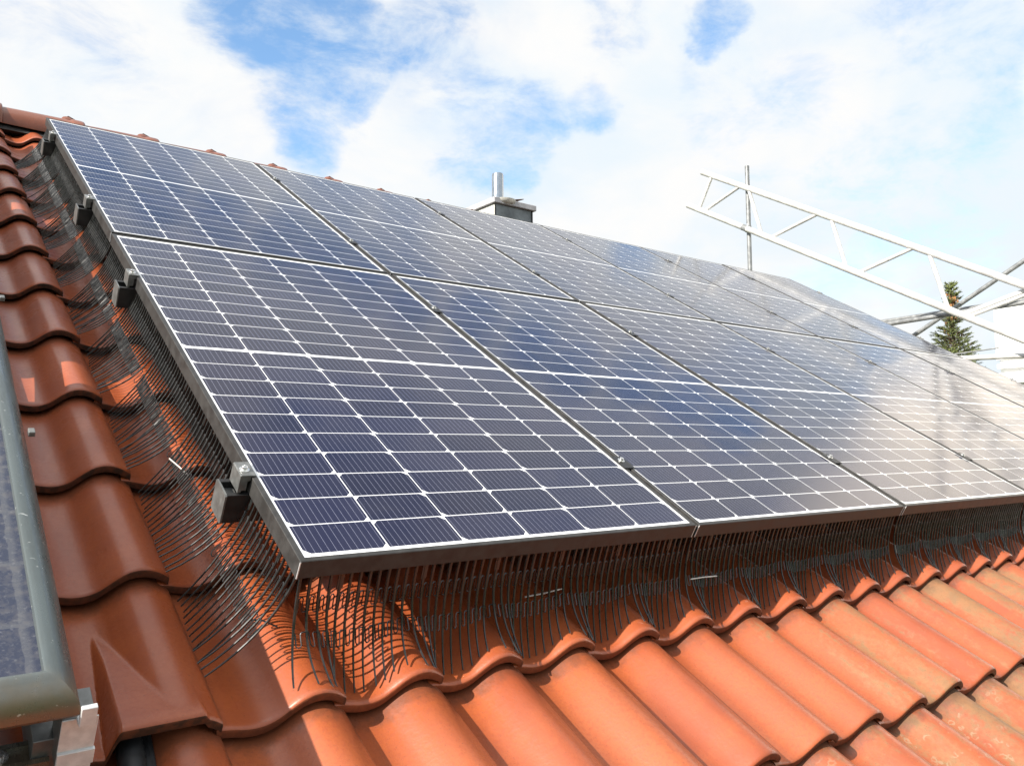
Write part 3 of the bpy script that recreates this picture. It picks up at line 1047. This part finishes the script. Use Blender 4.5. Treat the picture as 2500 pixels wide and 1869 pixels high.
# support rail of the old modules, running up the slope, with its stepped aluminium end
t = thing('support_rail', 'bright stepped aluminium rail end under the old module corner', 'rail', (OM_U, -.205, 0))
m = MB()
m.prism([(-.040, -.160), (-.004, -.160), (-.004, -.136), (-.010, -.136), (-.010, -.128), (-.004, -.128), (-.004, -.104), (-.040, -.104)], 1, .03, 4.18)
m.prism([(-.017, -.128), (.022, -.128), (.022, -.104), (.016, -.104), (.016, -.096), (.020, -.096), (.020, -.046), (-.017, -.046)], 1, .002, .05)
obj('rail_body', m.mesh('support_rail', [M_CLAMP], False, .0008), t)
m = MB()
m.prism([(-.003, -.0405), (.015, -.0405), (.015, -.012), (-.003, -.012)], 1, -.020, -.0125)
m.box(-.003, .015, -.0125, .002, -.045, -.0405)
obj('end_hook', m.mesh('end_hook', [M_ALUCUT], False, .0008), t)
m = MB()
m.box(-.018, .023, -.0005, .0015, -.150, -.046)
m.box(-.018, .026, -.006, .0015, -.150, -.140)
m.box(-.018, .0245, -.004, .0015, -.122, -.098)
obj('end_plate', m.mesh('end_plate', [M_ALUCUT], False, .0006), t)
t = thing('cross_rail', 'grey green cross rail in the shade under the old module', 'rail', (OM_U, -.165, 0))
m = MB()
m.prism([(-.02, -.165), (.02, -.165), (.02, -.130), (.012, -.130), (.012, -.136), (-.012, -.136), (-.012, -.130), (-.02, -.130)], 0, -1.02, -.02)
obj('rail_body', m.mesh('cross_rail', [M_OLDFRAME]), t)
m = MB()
m.lathe([(.012, 0), (.012, .003), (.007, .003), (.007, .009), (0, .009)], (-.075, -.001, -.130), 10)
obj('bolt', m.mesh('bolt', [M_STEEL]), t)

# black cable conduit coming out of the vent tile
m = MB()
pth = bez([(-.243, -.072, -.244), (-.246, -.11, -.238), (-.252, -.16, -.238), (-.262, -.30, -.228)], 22)
m.tube(pth, [.0185 + .0014 * (i % 2) for i in range(23)], 14)
pth2 = bez([(-.221, -.075, -.240), (-.221, -.11, -.240), (-.229, -.18, -.243), (-.234, -.30, -.237)], 14)
m.tube(pth2, .0085, 8)
o = obj('cable_conduit', m.mesh('cable_conduit', [M_BLACKPL], True))
place(o, (0, 0, 0))
tag(o, 'black corrugated cable conduit emerging from under the hooded vent tile', 'conduit')

# ------------------------------------------------------------------ chimney behind the ridge
ch = thing('chimney', 'zinc clad chimney with grey cap behind the ridge', 'chimney', (3.86, 4.60, 1.3), None, True)
CHX, CHY, CHZ = 3.86, 4.60, 1.3


def cbox(x0, x1, y0, y1, z0, z1):
    return (x0 - CHX, x1 - CHX, y0 - CHY, y1 - CHY, z0 - CHZ, z1 - CHZ)


m = MB()
m.box(*cbox(3.632, 4.052, 4.31, 4.90, 1.30, 2.366))
obj('chimney_shaft', m.mesh('chimney_shaft', [M_ZINC], False, .003), ch)
m = MB()
m.box(*cbox(3.6295, 3.6315, 4.313, 4.897, 1.30, 2.364))  # left face paler than the shaft: sunlight put into its colour
obj('sunlit_side_sheet', m.mesh('sunlit_side_sheet', [M_RENDERW]), ch)
m = MB()
m.box(*cbox(4.046, 4.0555, 4.302, 4.318, 1.30, 2.364))
m.box(*cbox(3.6285, 3.638, 4.302, 4.3095, 1.30, 2.364))
obj('corner_trim', m.mesh('corner_trim', [M_BLACKRAIL]), ch)
m = MB()
m.box(*cbox(3.605, 4.085, 4.282, 4.93, 2.368, 2.418))
obj('chimney_cap', m.mesh('chimney_cap', [M_CAP], False, .004), ch)
m = MB()
m.lathe([(.055, 0), (.055, .33), (.050, .345), (.050, .33), (.046, .10)], (.022, 0, 2.418 - CHZ), 28)
m.lathe([(.105, 0), (.095, .010), (.062, .030), (.0555, .032)], (.022, 0, 2.4185 - CHZ), 28)
obj('flue_pipe', m.mesh('flue_pipe', [M_FLUE], True, 0, 40), ch)
m = MB()
m.lathe([(.050, 0), (.085, .008), (.104, .026), (.110, .046), (.106, .047), (.096, .028), (.05, .012)], (3.755 - CHX, 4.345 - CHY, 2.373 - CHZ), 26)
obj('rain_bowl', m.mesh('rain_bowl', [M_RENDERW], True, 0, 40), ch)
o = None
m = MB()
m.add([(-.07, -.06, -.012), (.055, -.06, .016), (.075, .06, .032), (-.045, .06, .006), (-.07, -.06, -.006), (.055, -.06, .022), (.075, .06, .038), (-.045, .06, .012)],
      [(0, 3, 2, 1), (4, 5, 6, 7), (0, 1, 5, 4), (1, 2, 6, 5), (2, 3, 7, 6), (3, 0, 4, 7)])
m.box(-.05, -.03, -.03, .03, -.02, -.004)
m.box(.01, .022, -.02, .02, -.022, .012)
obj('soot_flap', m.mesh('soot_flap', [M_RUST]), ch, (3.895 - CHX, 4.36 - CHY, 2.440 - CHZ))

# ------------------------------------------------------------------ scaffold at the far gable
GU = 7.0


def roofpt(u, v, n):
    return ROOF @ Vector((u, v, n))


def rod_obj(name, mat, a, b_, r, parent=None, sides=14):
    m = MB()
    m.tube([a, b_], r, sides)
    return obj(name, m.mesh(name, [mat], True, 0, 40), parent)


g = thing('lattice_girder', 'white aluminium lattice girder sloping up past the scaffold post', 'girder', (0, 0, 0), None, True)


def up(v):
    return roofpt(GU, v, .655 - .0095 * v)


def lo(v):
    return roofpt(GU, v, .245 - .0095 * v)


rod_obj('chord', M_WHITETUBE, up(5.82), up(.4), .033, g)
rod_obj('chord', M_WHITETUBE, lo(5.84), lo(.4), .033, g)
zig = [(5.655, 'u', 5.65), (5.20, 'u', 5.57), (5.085, 'u', 4.67), (4.11, 'u', 4.55), (3.96, 'u', 3.55), (3.0, 'u', 3.42), (2.86, 'u', 2.45),
       (1.86, 'u', 2.27), (1.72, 'u', 1.32), (.72, 'u', 1.14)]
for i, (vu, _, vl) in enumerate(zig):
    rod_obj('lattice_brace', M_WHITETUBE, up(vu), lo(vl), .020 if i % 2 == 0 else .018, g, 10)

PX, PY = 7.062, 4.128
post = thing('scaffold_post', 'grey upright scaffold post standing behind the lattice girder', 'scaffold post', (PX, PY, GROUND_Z), None, True)
rod_obj('post_tube', M_GALV, (-.01, 0.02, 0), (0, 0, 3.385 - GROUND_Z), .0245, post)
m = MB()
m.lathe([(.0250, 0), (.0250, .02)], (0, 0, 3.37 - GROUND_Z), 14)
obj('end_collar', m.mesh('end_collar', [M_GALV], True), post)
cpz = lo(4.92)
cl = thing('tube_coupler', 'galvanised coupler clamping the girder to the scaffold post', 'coupler', tuple(cpz), None, True)
m = MB()
d = (lo(4.9) - lo(5.0)).normalized()
m.tube([d * -.032, d * .032], .036, 14)
m.tube([Vector((.0625, 0, -.032)), Vector((.0625, 0, .032))], .036, 14)
m.box(.022, .05, -.02, .02, -.024, .024)
obj('coupler_shell', m.mesh('coupler_shell', [M_GALV], True, 0, 35), cl)
for q in ((-.012, -.045, .03), (-.012, .045, .03)):
    m = MB()
    m.tube([(q[0], q[1], -.01), (q[0], q[1], .035)], .008, 6)
    obj('bolt', m.mesh('bolt', [M_STEEL]), cl)


def line_y(name, label, cat, mat, X, y0, z0, y1, z1, r):
    m = MB()
    a, b_ = Vector((X, y0, z0)), Vector((X, y1, z1))
    c = (a + b_) / 2
    m.tube([a - c, b_ - c], r, 14)
    o = obj(name, m.mesh(name, [mat], True, 0, 40))
    o.location = c
    return tag(o, label, cat)


def W(u, v, n):
    p = roofpt(u, v, n)
    return p.y, p.z


def seg(u, a, b_, e0, e1):
    """extend the segment a-b (v,n) at plane u by e0/e1 times its length"""
    pa, pb = Vector(W(u, *a)), Vector(W(u, *b_))
    d = pb - pa
    p, q = pa - d * e0, pb + d * e1
    return p.x, p.y, q.x, q.y


line_y('scaffold_tube', 'upper of two level scaffold tubes crossing in front of the spruce', 'scaffold tube', M_GALV, 7.75, *seg(7.75, (3.33, -.19), (2.81, .13), .9, 2.6), .0245)
line_y('scaffold_tube', 'lower of two level scaffold tubes crossing in front of the spruce', 'scaffold tube', M_GALV, 7.12, *seg(7.12, (2.94, -.11), (2.46, .19), .9, 2.6), .0225)
line_y('scaffold_brace', 'grey diagonal scaffold brace crossing behind the girder', 'scaffold brace', M_GALV, 7.66, *seg(7.66, (2.93, -.165), (2.38, .76), .35, .8), .0225)
line_y('scaffold_brace', 'white inclined tube rising right from the girder\'s lower chord', 'scaffold brace', M_WHITETUBE, 7.055, *seg(7.055, (2.32, .24), (1.98, .585), .12, 2.2), .024)
line_y('guard_rail', 'level white tube low at the right beneath the girder', 'scaffold tube', M_WHITETUBE, 7.2, *seg(7.2, (2.19, -.125), (1.78, .09), 1.0, 2.5), .0235)
line_y('guide_wire', 'thin dark rail between the spruce and the white house', 'rail', M_GALV, 8.9, *seg(8.9, (2.88, -.245), (2.66, -.10), .8, .05), .008)

# ------------------------------------------------------------------ neighbouring white house
nb = thing('white_house', 'white painted neighbouring house behind the scaffold at the right', 'house', (13, 0, GROUND_Z), None, True)


def nbox(name, x0, x1, y0, y1, z0, z1, mat, bev=.004):
    m = MB()
    m.box(x0 - 13, x1 - 13, y0, y1, z0 - GROUND_Z, z1 - GROUND_Z)
    return obj(name, m.mesh(name, [mat], False, bev), nb)


nbox('wall', 13.02, 19, -6, 3.895, GROUND_Z, 2.30, M_HOUSE)
nbox('parapet', 12.98, 19.05, -6.05, 3.935, 1.545, 2.365, M_HOUSE)
nbox('ledge', 12.93, 13.0, -6.0, 3.91, 1.405, 1.475, M_HOUSE)
nbox('ledge', 12.90, 13.0, -6.0, 3.91, 1.18, 1.335, M_HOUSE)

# ------------------------------------------------------------------ spruce
TX, TY, TTOP = 21.48, 8.20, 4.50
tr = thing('spruce_tree', 'spruce with orange brown cones behind the scaffold tubes', 'tree', (TX, TY, GROUND_Z), None, True)
H = TTOP - GROUND_Z
m = MB()
m.tube([(0, 0, 0), (.03, 0, H * .4), (0, .03, H * .75), (0, 0, H - .08)], [.20, .13, .06, .008], 9)
obj('trunk', m.mesh('spruce_trunk', [M_BARK], True), tr)
rs = random.Random(5)
leaf, boughs = MB(), MB()
NCONE = [0]


def sprig(mb, p, d, L, n, w):
    """needle covered twig: flat lance leaves all round its axis"""
    d = d.normalized()
    a = d.orthogonal().normalized()
    b_ = d.cross(a)
    for i in range(n):
        t = (i + rs.random()) / n
        q = rs.random() * 6.283
        o = a * math.cos(q) + b_ * math.sin(q)
        base = p + d * (L * t)
        tip = base + (o * .75 + d * .9).normalized() * w * rs.uniform(.7, 1.25)
        s_ = d.cross(o).normalized() * w * .16
        mb.add([base - s_, base + s_, tip], [(0, 1, 2)])


for yy in range(70):
    depth = .04 + yy * .055 + rs.uniform(-.015, .015)
    if depth > 8.0:
        break
    step_n = 5 if depth < 1 else 6
    if depth > 3.0 and yy % 3:
        continue
    for j in range(step_n):
        az = rs.random() * 6.283
        L = (.06 + .24 * depth) * rs.uniform(.6, 1.12) if depth < 3.2 else (1.0 + .14 * (depth - 3.2)) * rs.uniform(.7, 1.1)
        if .55 < depth < 1.05:
            L *= .75
        rise = .55 if depth < 1.2 else .25
        d = Vector((math.cos(az), math.sin(az), rise))
        p = Vector((0, 0, H - depth))
        mid = p + d * L * .55 + Vector((0, 0, -.05 * L))
        end = p + d * L + Vector((0, 0, .10 * L))
        boughs.tube([p, mid, end], [.012 + .006 * depth, .009, .003], 4, 0, False)
        nt = max(2, int(L / .085))
        for q in range(nt):
            t = .22 + .78 * (q + rs.random() * .6) / nt
            c = p.lerp(mid, t * 2) if t < .5 else mid.lerp(end, t * 2 - 1)
            side = Vector((-d.y, d.x, rs.uniform(-.3, .5))) * (1 if q % 2 else -1)
            dr = (d * .8 + side * rs.uniform(.3, .9) + Vector((0, 0, rs.uniform(-.1, .35))))
            tl = min(.26, .10 + .14 * L) * rs.uniform(.7, 1.2)
            sprig(leaf, c, dr, tl, 14 if depth < 3.2 else 8, .062)
        sprig(leaf, end - d * .05, d, .14, 12, .055)
        if .25 < depth < 1.75 and rs.random() < (.55 if depth < .9 else .15):
            for _ in range(3):
                c = p.lerp(end, rs.uniform(.15, .75)) + Vector((rs.uniform(-.04, .04), rs.uniform(-.04, .04), -.02))
                cn = MB()
                cn.tube([c, c + Vector((0, 0, -.03)), c + Vector((.004, 0, -.09)), c + Vector((.006, 0, -.135))], [.008, .024, .022, .007], 7)
                NCONE[0] += 1
                if NCONE[0] <= 95:
                    obj('cone', cn.mesh('spruce_cone', [M_CONE], True), tr)
sprig(leaf, Vector((0, 0, H - .25)), Vector((0, 0, 1)), .28, 40, .07)
obj('crown', leaf.mesh('spruce_crown', [M_NEEDLE]), tr)
obj('boughs', boughs.mesh('spruce_boughs', [M_BARK], True), tr)
